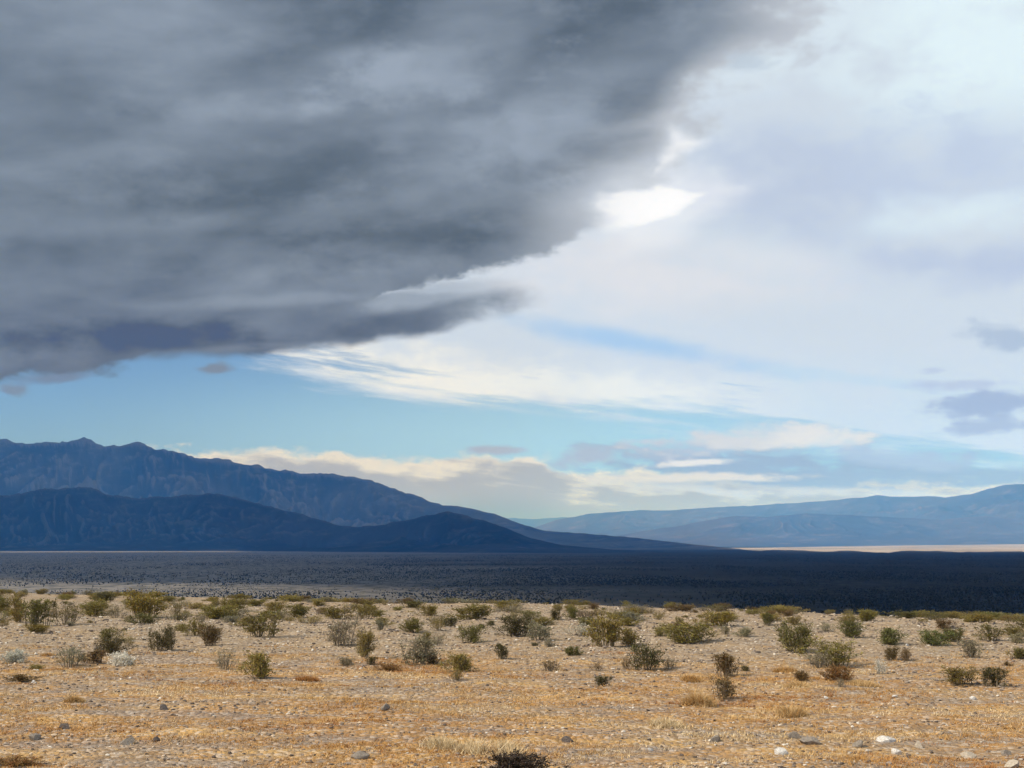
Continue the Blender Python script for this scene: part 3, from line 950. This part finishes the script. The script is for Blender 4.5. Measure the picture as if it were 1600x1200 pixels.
SHRUBS = [
    # x, base y, width, height (photo pixels), form, colour, label
    (36, 973, 34, 45, 'open', 'olive', 'tall olive bush overlapping the left side of the dark green clump near the left edge'),
    (57, 978, 42, 42, 'upright', 'green', 'large dark green clump of upright stems near the left edge of the picture'),
    (101, 976, 40, 36, 'twig', 'olive', 'open twiggy bush with bare stems just right of the big dark green clump'),
    (152, 963, 46, 26, 'dense', 'olive', 'dense dark olive bush with a taller dark bush behind it, left part of the scrub'),
    (162, 941, 26, 16, 'dense', 'dark', 'small near-black bush in the belt behind the dense dark olive bush'),
    (183, 966, 28, 22, 'twig', 'grey', 'thin grey twiggy bush right beside the dense dark olive bush'),
    (174, 1001, 32, 22, 'open', 'green', 'green leafy top bush standing right behind the blackish brown bush'),
    (175, 1023, 37, 27, 'dense', 'dark', 'blackish brown dense bush right above the white-topped shrub'),
    (200, 1010, 18, 17, 'twig', 'yellow', 'wispy yellowish sprig at the right foot of the blackish brown bush'),
    (190, 1043, 27, 25, 'round', 'pale', 'bright cream-white round shrub below the blackish brown bush'),
    (201, 1041, 16, 15, 'low', 'olive', 'little olive tuft at the right side of the cream-white shrub'),
    (24, 1036, 30, 21, 'round', 'silver', 'ghostly silver-grey shrub at the left edge of the picture'),
    (110, 1041, 32, 30, 'open', 'grey', 'sparse spotted grey-olive shrub left of the small brown-olive one'),
    (144, 1036, 27, 21, 'upright', 'brown', 'small brown-olive shrub between the sparse spotted shrub and the blackish bush'),
    (56, 1047, 20, 10, 'low', 'yellow', 'tiny yellow-olive cushion on the orange soil near the left edge'),
    (34, 1063, 44, 11, 'low', 'brown', 'low flat brown dead mat near the left edge'),
    (6, 957, 24, 24, 'dense', 'olive', 'olive bush cut by the left edge of the picture'),
    (226, 964, 50, 40, 'dense', 'olive', 'big olive bush rising behind the low deep green bush'),
    (224, 975, 40, 17, 'low', 'green', 'low deep green bush at the foot of a big olive bush'),
    (275, 963, 17, 22, 'twig', 'olive', 'narrow thin olive bush between two larger bushes in the left scrub'),
    (337, 968, 47, 22, 'dense', 'olive', 'rounded olive bush behind the pair of leaning bushes'),
    (305, 993, 28, 26, 'open', 'olive', 'paler bush on the left of a leaning pair'),
    (328, 1009, 27, 34, 'dense', 'brown', 'darker bush on the right of a leaning pair, shadow at its foot'),
    (313, 974, 14, 16, 'twig', 'grey', 'wispy tuft just above the leaning pair of bushes'),
    (249, 1016, 30, 34, 'open', 'dark', 'dark ragged bush, left half of a broken-looking pair'),
    (271, 1017, 28, 40, 'open', 'dark', 'dark ragged bush, right half of a broken-looking pair'),
    (405, 995, 56, 45, 'open', 'olive', 'wide V-shaped olive bush with a dark upright core'),
    (349, 1047, 30, 35, 'twig', 'grey', 'pale grey-green twiggy shrub left of the spreading green bush'),
    (415, 1059, 58, 41, 'lobed', 'yellow', 'spreading yellow-green bush on orange soil, lowest large bush on the left'),
    (366, 956, 32, 22, 'dense', 'olive', 'olive bush in the belt just left above the wide V-shaped bush'),
    (464, 966, 32, 22, 'dense', 'olive', 'lone olive bush in the belt right of the wide V-shaped bush'),
    (430, 955, 26, 16, 'dense', 'yellow', 'small yellow-olive bush in the belt above the wide V-shaped bush'),
    (530, 967, 40, 20, 'dense', 'olive', 'compact olive bush right behind the tall pale open bush'),
    (530, 1009, 48, 48, 'open', 'grey', 'tall pale grey-olive open bush with bare lower stems'),
    (570, 968, 30, 24, 'open', 'olive', 'loose olive bush in the belt right of the compact olive bush'),
    (563, 1027, 30, 42, 'lobed', 'olive', 'olive bush leaning left with a dark base, right of the tall pale one'),
    (539, 1039, 22, 13, 'low', 'grey', 'small flat grey tuft left of the leaning olive bush foot'),
    (580, 1039, 15, 14, 'upright', 'dark', 'small dark tuft right of the leaning olive bush foot'),
    (595, 985, 14, 16, 'upright', 'grey', 'tiny upright tuft on pale gravel left of the small round olive bush'),
    (609, 1048, 32, 12, 'low', 'rust', 'low rusty brown mat below the large grey-green bush'),
    (645, 988, 27, 22, 'round', 'olive', 'small round olive bush on pale gravel above the large grey-green bush'),
    (683, 985, 17, 16, 'open', 'olive', 'tiny olive bush, first of two on the bright gravel patch'),
    (703, 980, 17, 16, 'upright', 'dark', 'tiny dark bush, second of two on the bright gravel patch'),
    (645, 1036, 64, 43, 'open', 'grey', 'large grey-green open bush with pale tangled stems, left of centre'),
    (661, 1004, 22, 18, 'open', 'olive', 'olive tuft right behind the large grey-green bush'),
    (683, 1009, 24, 20, 'twig', 'grey', 'sparse straw-grey twigs right of the large grey-green bush top'),
    (733, 1005, 36, 29, 'lobed', 'green', 'dark green spiky bush standing alone left of centre'),
    (785, 1029, 18, 24, 'upright', 'dark', 'small hand-shaped dark bush of few upright stems near the centre'),
    (731, 1050, 60, 30, 'lobed', 'yellow', 'large two-lobed olive bush on orange soil near the centre'),
    (712, 1063, 24, 20, 'twig', 'olive', 'thin trailing sprig below the two-lobed olive bush'),
    (676, 1037, 17, 15, 'round', 'brown', 'small round brown tuft at the right foot of the large grey-green bush'),
    (736, 968, 54, 23, 'dense', 'olive', 'long dense olive thicket in the belt above the spiky green bush'),
    (668, 962, 28, 18, 'dense', 'olive', 'olive bush in the belt above the bright gravel patch'),
    (767, 977, 12, 8, 'round', 'dark', 'very small dark dot of a bush right of the bright gravel patch'),
    (753, 982, 9, 8, 'round', 'dark', 'very small dark tuft just right above the spiky green bush'),
    (806, 994, 46, 34, 'dense', 'dark', 'broad dark olive bush, left of an adjoining pair at the centre'),
    (845, 1000, 38, 31, 'open', 'grey', 'lighter brush-like bush, right of an adjoining pair at the centre'),
    (861, 1011, 17, 14, 'open', 'grey', 'small pale green tuft just below the lighter brush-like bush'),
    (895, 1024, 20, 15, 'round', 'green', 'small round green tuft on the gravel right of centre'),
    (861, 1048, 29, 18, 'twig', 'brown', 'small spiky brown tuft below the centre pair'),
    (932, 1047, 20, 13, 'twig', 'brown', 'small thin brown tuft between the spiky brown tuft and the tall tangled bush'),
    (941, 1072, 24, 17, 'upright', 'dark', 'small pointed dark tuft alone on the orange soil below centre'),
    (906, 993, 38, 20, 'twig', 'silver', 'grey leafless brush on bright gravel left of the big olive bush'),
    (947, 1010, 46, 46, 'dense', 'olive', 'big upright olive bush beside the tall tangled bush, right of centre'),
    (993, 1008, 44, 28, 'open', 'olive', 'olive foliage bush between the big upright and the tall tangled bush'),
    (1012, 1047, 52, 47, 'open', 'dark', 'tall tangled dark bush with bare base, right of centre'),
    (978, 1046, 16, 22, 'twig', 'brown', 'thin bare sprig left of the tall tangled bush foot'),
    (1046, 1045, 22, 18, 'twig', 'grey', 'faint grey twigs right of the tall tangled bush foot'),
    (868, 968, 16, 18, 'dense', 'dark', 'dark narrow bush in the belt above the centre pair'),
    (893, 968, 18, 20, 'dense', 'green', 'dark green bush in the belt right above the centre pair'),
    (835, 1009, 13, 6, 'low', 'dark', 'tiny dark flat mat on gravel below the centre pair'),
    (1078, 1005, 74, 32, 'low', 'olive', 'wide low olive mound of a bush right of the tall tangled bush'),
    (1120, 980, 48, 24, 'dense', 'olive', 'olive bush right behind the wide low mound'),
    (1132, 991, 14, 15, 'open', 'grey', 'small grey tuft at the right end of the wide low mound'),
    (1162, 994, 22, 14, 'low', 'grey', 'small grey-brown cushion on gravel right of the wide low mound'),
    (1135, 1056, 34, 36, 'upright', 'brown', 'dark brown-topped bush, upper of two standing one behind the other'),
    (1132, 1092, 38, 40, 'open', 'brown', 'brown-olive bush, lower of two standing one behind the other'),
    (1165, 1049, 11, 10, 'round', 'dark', 'tiny dark tuft right of the brown-topped bush'),
    (1199, 977, 15, 20, 'upright', 'green', 'narrow dark green bush alone on gravel in the belt, right half'),
    (1063, 976, 14, 14, 'open', 'olive', 'small loose olive bush behind the left end of the wide low mound'),
    (1247, 1020, 46, 45, 'dense', 'green', 'big dark green rounded bush with black base, right half'),
    (1305, 1041, 76, 44, 'open', 'olive', 'largest spreading olive-brown bush, right half of the picture'),
    (1280, 1043, 34, 24, 'twig', 'grey', 'grey twigs at the left foot of the largest spreading bush'),
    (1253, 1063, 22, 16, 'round', 'brown', 'small dark brown square-looking tuft below the big dark green bush'),
    (1309, 1064, 36, 24, 'round', 'rust', 'rusty orange-brown bush right below the largest spreading bush'),
    (1312, 1073, 16, 14, 'twig', 'grey', 'thin grey sprig hanging below the rusty bush'),
    (1333, 996, 50, 26, 'lobed', 'green', 'green lobed bush right above the largest spreading bush'),
    (1292, 987, 22, 16, 'twig', 'grey', 'faint grey brush between the dark green bush and the green lobed bush'),
    (1386, 1009, 52, 26, 'lobed', 'fresh', 'fresh green bush with grey stems, right of the largest spreading bush'),
    (1393, 1032, 17, 22, 'dense', 'brown', 'narrow brown-green bush hanging below the fresh green bush'),
    (1376, 1053, 22, 24, 'twig', 'silver', 'pale fan of bare twigs right of the rusty bush'),
    (1416, 1033, 16, 21, 'open', 'brown', 'small ragged brown bush beside the narrow brown-green one'),
    (1457, 1008, 46, 24, 'low', 'fresh', 'low bright green bush with white stones at its left foot'),
    (1487, 1003, 28, 21, 'dense', 'green', 'green bush touching the right end of the low bright green one'),
    (1518, 1027, 31, 27, 'upright', 'grey', 'grey-olive brush-shaped bush alone on gravel at the right'),
    (1592, 1029, 24, 18, 'dense', 'green', 'dark green bush cut by the right edge of the picture'),
    (1501, 1068, 48, 28, 'lobed', 'olive', 'low olive bush, left of the two nearest bushes at the right'),
    (1553, 1072, 37, 30, 'upright', 'dark', 'dark brush-like bush, right of the two nearest bushes at the right'),
    (1549, 1000, 34, 26, 'open', 'green', 'loose green bush above the grey-olive brush-shaped one'),
    (1582, 1005, 34, 18, 'open', 'grey', 'thin pale olive bush above the bush cut by the right edge'),
    (1575, 1040, 12, 7, 'low', 'brown', 'tiny brown tuft above the dark brush-like bush at the right'),
    (1240, 976, 26, 16, 'open', 'olive', 'loose olive bush in the belt behind the big dark green bush'),
    (1352, 972, 34, 20, 'dense', 'olive', 'olive bush in the belt behind the green lobed bush'),
]
for a in SHRUBS:
    shrub_px(*a)

# the crowded belt up to the edge of the bench
taken = [(ground_hit(a[0], a[1])[0], a[2]) for a in SHRUBS]
g = random.Random(99)
count = 0
spots = []
while count < 275:
    y = 46.0 + (104.0 - 46.0) * g.random() ** 0.8
    x = g.uniform(-0.40, 0.40) * y
    cyv = float(crest_y(x))
    if y > cyv + 8 or y < cyv - 36:
        continue
    back = (y - (cyv - 36)) / 44.0
    if g.random() > 0.10 + 1.0 * back ** 1.6:
        continue
    if any((x - q.x) ** 2 + (y - q.y) ** 2 < 1.5 ** 2 for q, _ in taken):
        continue
    if any((x - a) ** 2 + (y - b) ** 2 < 0.6 ** 2 for a, b in spots):
        continue
    spots.append((x, y))
    w = g.choice((0.4, 0.6, 0.8, 1.05, 1.3, 1.6)) * g.uniform(0.85, 1.15)
    h = min(0.36, w * g.uniform(0.30, 0.48))
    kind = g.choice(('dense', 'open', 'open', 'lobed', 'low', 'open', 'twig', 'twig'))
    tint = g.choice(('olive', 'olive', 'olive', 'yellow', 'yellow', 'green', 'brown', 'grey'))
    z = float(ground_z(x, y))
    where = ('at the left end' if x < -0.22 * y else 'left of the middle' if x < 0 else 'right of the middle' if x < 0.22 * y else 'at the right end')
    look = {'olive': 'olive', 'yellow': 'yellow-olive', 'green': 'green', 'brown': 'brown-olive', 'dark': 'dark', 'grey': 'grey twiggy'}[tint]
    shrub((x, y, z), w, h, kind, tint, 'small %s bush in the crowded far belt of scrub, %s' % (look, where),
          'crowded bushes along the far edge of the sunlit flat')
    count += 1


# scrub on the shaded plain: far too many to count
def build_plain_scrub():
    g = np.random.default_rng(21)
    n = 110000
    r = np.exp(g.uniform(math.log(560), math.log(4600), n))
    az = np.radians(g.uniform(-23, 23, n))
    dens = 0.34 + 0.66 * np.clip((np.degrees(az) + 20) / 26, 0, 1)
    x, y = r * np.sin(az), r * np.cos(az)
    dens *= np.clip(0.72 + 1.2 * fbm(x / 150, y / 520, 4, 61), 0.06, 1)
    keep = g.random(n) < dens
    x, y, r = x[keep], y[keep], r[keep]
    n = len(x)
    # squat tuft: four corners at the ground, four wider and uneven above, a ragged top
    w = g.uniform(0.22, 0.72, n) * (0.75 + r / 3500)
    h = g.uniform(0.35, 1.05, n)
    V = np.empty((n, 9, 3))
    for k in range(4):
        ja = k * math.pi / 2 + g.uniform(-0.5, 0.5, n)
        V[:, k] = np.stack([x + np.cos(ja) * w * 0.4, y + np.sin(ja) * w * 0.4, np.full(n, PLAIN_Z - 0.9)], -1)
        jr = g.uniform(0.7, 1.3, n)
        V[:, 4 + k] = np.stack([x + np.cos(ja) * w * jr, y + np.sin(ja) * w * jr, PLAIN_Z + h * g.uniform(0.4, 0.95, n)], -1)
    V[:, 8] = np.stack([x, y, PLAIN_Z + h], -1)
    T = []
    for k in range(4):
        k2 = (k + 1) % 4
        T += [(k, k2, 4 + k2), (k, 4 + k2, 4 + k), (4 + k, 4 + k2, 8)]
    T = np.array(T)
    f = (np.arange(n)[:, None, None] * 9 + T[None]).reshape(-1, 3)
    put('plain_scrub', mesh_from('plain_scrub', V.reshape(-1, 3), f, [M['plain_bush']]), kind='stuff',
        label='countless dark bushes dotting the shaded valley plain')


build_plain_scrub()


# ------------------------------------------------------------------ stones, gravel, dry grass
def ico(sub=1):
    t = (1 + 5 ** 0.5) / 2
    v = [(-1, t, 0), (1, t, 0), (-1, -t, 0), (1, -t, 0), (0, -1, t), (0, 1, t), (0, -1, -t), (0, 1, -t), (t, 0, -1), (t, 0, 1), (-t, 0, -1), (-t, 0, 1)]
    f = [(0, 11, 5), (0, 5, 1), (0, 1, 7), (0, 7, 10), (0, 10, 11), (1, 5, 9), (5, 11, 4), (11, 10, 2), (10, 7, 6), (7, 1, 8), (3, 9, 4), (3, 4, 2), (3, 2, 6), (3, 6, 8), (3, 8, 9), (4, 9, 5), (2, 4, 11), (6, 2, 10), (8, 6, 7), (9, 8, 1)]
    v = [np.array(p) / np.linalg.norm(p) for p in v]
    for _ in range(sub):
        cache, nf = {}, []

        def mid(a, b):
            k = (min(a, b), max(a, b))
            if k not in cache:
                p = v[a] + v[b]
                v.append(p / np.linalg.norm(p))
                cache[k] = len(v) - 1
            return cache[k]
        for a, b, c in f:
            ab, bc, ca = mid(a, b), mid(b, c), mid(c, a)
            nf += [(a, ab, ca), (b, bc, ab), (c, ca, bc), (ab, bc, ca)]
        f = nf
    return np.array(v), np.array(f)


ICO0 = ico(0)
ICO2 = ico(3)


def stone_mesh(seed, mat):
    """angular field stone: a ball cut back by random planes, then roughened"""
    g = np.random.default_rng(seed)
    v = ICO2[0].copy()
    for _ in range(11):
        n = g.normal(0, 1, 3)
        n /= np.linalg.norm(n)
        d = g.uniform(0.42, 0.80)
        k = v @ n - d
        v = v - np.outer(np.maximum(k, 0) * 0.92, n)
    v += 0.03 * np.stack([gnoise(v[:, 0] * 3 + s, v[:, 1] * 3 + v[:, 2] * 2, seed + s) for s in range(3)], -1)
    v /= np.abs(v).max(0)
    return mesh_from('stone_shape', v, ICO2[1], [M[mat]])


STONES = [
    (1385, 1159, 32, 15, 'stone_white', 'largest white stone, low right part of the picture'),
    (1221, 1179, 24, 13, 'stone_white', 'white stone left of the largest white stone, lower in the picture'),
    (1400, 1179, 18, 11, 'stone_white', 'small pale stone right below the largest white stone'),
    (1436, 1168, 16, 14, 'stone_cream', 'cream upright stone just right of the largest white stone'),
    (1513, 1184, 26, 10, 'stone_cream', 'flat cream stone near the lower right corner'),
    (1581, 1199, 24, 14, 'stone_cream', 'pale stone at the bottom edge in the lower right corner'),
    (1017, 1173, 10, 6, 'stone_white', 'tiny bright white stone below the right of centre'),
    (1264, 1162, 32, 12, 'stone_grey', 'flat grey stone between the two white stones'),
    (1240, 1153, 24, 11, 'stone_grey', 'darker grey stone just behind the flat grey stone'),
    (1342, 1166, 22, 11, 'stone_grey', 'grey stone left of the largest white stone'),
    (1573, 1180, 20, 9, 'stone_grey', 'bluish grey stone near the right edge at the bottom'),
    (601, 1112, 18, 10, 'stone_grey', 'grey stone with a white glint on the soil left of centre'),
    (255, 1109, 20, 9, 'stone_dark', 'dark stone alone on the soil at the left'),
    (198, 1162, 26, 13, 'stone_grey', 'grey boulder-like stone in the lower left part'),
    (243, 1158, 14, 9, 'stone_dark', 'small dark stone right of the grey boulder-like stone'),
    (100, 1138, 18, 9, 'stone_dark', 'small dark stone in the lower left gravel'),
    (55, 1155, 22, 10, 'stone_grey', 'blue-grey stone close to the lower left edge'),
    (560, 1184, 36, 10, 'stone_grey', 'long flat grey stone at the bottom, left of the dark brush'),
    (1290, 1091, 9, 5, 'stone_white', 'tiny white stone on the gravel below the rusty bush'),
    (1399, 1090, 10, 6, 'stone_white', 'tiny white stone right of the pale fan of twigs, farther down'),
    (1520, 1093, 12, 7, 'stone_white', 'small white stone below the two nearest bushes at the right'),
    (1417, 1008, 8, 4, 'stone_white', 'bright white stone at the left foot of the low bright green bush'),
    (53, 1067, 9, 5, 'stone_white', 'tiny white stone beside the low flat brown mat at the left'),
    (1116, 1158, 20, 9, 'stone_grey', 'blue-grey stone at the bottom between centre and the white stones'),
    (885, 1158, 22, 9, 'stone_dark', 'dark stone at the bottom right of the dark brush'),
]
for i, (px, by, w, h, mat, label) in enumerate(STONES):
    p, t = ground_hit(px, by)
    s = t / F
    o = put('field_stone', stone_mesh(900 + i, mat), loc=(p.x, p.y, p.z + h * s * 0.16), label=label, category='stone')
    o.scale = (w * s * 0.5, w * s * 0.5 * random.uniform(0.7, 1.0), h * s * 0.74)
    o.rotation_euler = (random.uniform(-0.15, 0.15), random.uniform(-0.15, 0.15), random.uniform(-0.5, 0.5))


def scatter(n, y0, y1, power, seed, fn):
    g = np.random.default_rng(seed)
    y = y0 + (y1 - y0) * g.random(n) ** power
    x = g.uniform(-0.44, 0.44, n) * y
    k = g.random(n) < fn(x, y)
    return x[k], y[k], g


def grass_density(x, y):
    band = np.clip((47 - (y + 9 * fbm(x / 7.0, y / 3.2, 3, 301))) / 12, 0, 1)
    return band * np.clip(0.42 + 1.7 * fbm(x / 4.0, y / 2.0, 3, 303), 0.03, 1)


def build_gravel():
    x, y, g = scatter(80000, 17.0, 76.0, 1.35, 401, lambda x, y: np.clip(1.05 - 0.75 * grass_density(x, y), 0, 1) * np.clip(0.55 + 0.9 * fbm(x / 3.0, y / 1.6, 2, 305), 0.1, 1))
    n = len(x)
    z = ground_z(x, y)
    sz = (0.011 + 0.034 * g.random(n) ** 3.5) * np.clip(y / 36.0, 0.85, 1.5)
    v0, f0 = ICO0
    jit = 1 + g.uniform(-0.3, 0.3, (n, 12, 1))
    rot = g.uniform(0, 6.28, n)
    c, s = np.cos(rot), np.sin(rot)
    sc = np.stack([sz * g.uniform(0.8, 1.7, n), sz * g.uniform(0.7, 1.2, n), sz * g.uniform(0.45, 0.85, n)], -1)
    V = v0[None] * jit * sc[:, None]
    Xr = V[..., 0] * c[:, None] - V[..., 1] * s[:, None] + x[:, None]
    Yr = V[..., 0] * s[:, None] + V[..., 1] * c[:, None] + y[:, None]
    Zr = V[..., 2] + (z + sz * 0.25)[:, None]
    V = np.stack([Xr, Yr, Zr], -1).reshape(-1, 3)
    f = (np.arange(n)[:, None, None] * 12 + f0[None]).reshape(-1, 3)
    mi = np.repeat(g.choice(4, n, p=[0.30, 0.37, 0.08, 0.25]), len(f0))
    put('gravel', mesh_from('gravel', V, f, [M['peb_grey'], M['peb_tan'], M['peb_pale'], M['peb_dark']], mi), kind='stuff',
        label='loose desert gravel strewn over the soil')


build_gravel()


def blades(cx, cy, g, per, rad, hgt, lean=0.6, wid=0.006):
    """blades of grass round clump centres; returns triangles"""
    n = len(cx)
    X = np.repeat(cx, per) + g.normal(0, 1, n * per) * np.repeat(rad, per)
    Y = np.repeat(cy, per) + g.normal(0, 1, n * per) * np.repeat(rad, per)
    Z = ground_z(X, Y) - 0.006
    a = g.uniform(0, 6.28, n * per)
    h = np.repeat(hgt, per) * g.uniform(0.4, 1.15, n * per)
    l = g.uniform(0.1, lean, n * per) * h
    b = a + g.uniform(-1.2, 1.2, n * per)
    w = wid * g.uniform(0.6, 1.5, n * per)
    p0 = np.stack([X - np.sin(b) * w, Y + np.cos(b) * w, Z], -1)
    p1 = np.stack([X + np.sin(b) * w, Y - np.cos(b) * w, Z], -1)
    p2 = np.stack([X + np.cos(a) * l, Y + np.sin(a) * l, Z + h], -1)
    return np.stack([p0, p1, p2], 1).reshape(-1, 3)


def build_grass():
    x, y, g = scatter(44000, 16.5, 52.0, 1.0, 501, grass_density)
    n = len(x)
    per = 16
    hue = fbm(x / 5.0, y / 2.6, 3, 311) + g.normal(0, 0.25, n)
    hgt = 0.025 + 0.05 * g.random(n) ** 1.6
    v = blades(x, y, g, per, 0.035 + 0.06 * g.random(n), hgt, 1.8, 0.006)
    mi = np.where(hue > 0.62, 3, np.where(hue > 0.1, 0, np.where(hue > -0.55, 1, 2)))
    put('dry_grass', mesh_from('dry_grass', v, np.arange(len(v)).reshape(-1, 3), [M['straw'], M['amber'], M['rust'], M['cream']], np.repeat(mi, per)), kind='stuff',
        label='short dry straw grass carpeting the roadside soil')


build_grass()

TUFTS = [
    (1092, 1102, 60, 34, 'straw', 'domed peach-coloured dry grass mound left of the brown-olive bush'),
    (1236, 1118, 50, 26, 'straw', 'pale straw grass mound on orange soil, right of the brown-olive bush'),
    (1225, 1050, 44, 14, 'amber', 'low amber grass mound left of the square-looking brown tuft'),
    (1080, 1064, 40, 15, 'amber', 'low amber grass mound below the faint grey twigs'),
    (480, 1064, 44, 14, 'rust', 'rusty low grass mound right of the spreading yellow-green bush'),
    (765, 1176, 120, 34, 'cream', 'large bright cream grass tuft just behind the dark brush at the bottom'),
    (690, 1168, 70, 24, 'cream', 'cream grass tuft left of the large bright cream tuft'),
    (1350, 1072, 54, 17, 'straw', 'straw grass mound below the pale fan of bare twigs'),
    (1245, 1074, 46, 14, 'straw', 'straw grass mound below the square-looking brown tuft'),
    (1040, 1135, 70, 20, 'cream', 'cream grass patch on orange soil right of centre'),
    (115, 634 + 462, 34, 12, 'straw', 'little straw tuft on the soil at the lower left'),
    (75, 1025, 24, 8, 'amber', 'tiny orange grass tuft beside the silver-grey shrub'),
]
for i, (px, by, w, h, mat, label) in enumerate(TUFTS):
    p, t = ground_hit(px, by)
    s = t / F
    g2 = np.random.default_rng(700 + i)
    k = 26
    ang, rr = g2.uniform(0, 6.28, k), np.sqrt(g2.random(k)) * 0.42
    cx, cyv = p.x + np.cos(ang) * rr * w * s, p.y + np.sin(ang) * rr * w * s
    hh = h * s * (1.05 - 1.5 * rr)
    v = blades(cx, cyv, g2, 60, np.full(k, 0.06 * w * s), hh * 0.85, 1.5, 0.005)
    v = v - np.array([p.x, p.y, p.z])
    alt = {'straw': 'amber', 'amber': 'straw', 'rust': 'amber', 'cream': 'straw'}[mat]
    put('grass_tuft', mesh_from('grass_tuft', v, np.arange(len(v)).reshape(-1, 3), [M[mat], M[alt]], (g2.random(len(v) // 3) < 0.25).astype(int)),
        loc=p, label=label, category='grass tuft')

# dead brush poking in at the bottom edge
shrub_px(800, 1216, 92, 42, 'round', 'soot', 'blackish brown dead brush poking in at the bottom edge near the centre', name='dead_brush', category='dead brush')
shrub_px(28, 1196, 66, 16, 'low', 'rust', 'reddish brown dead brush in the lower left corner', name='dead_brush', category='dead brush')
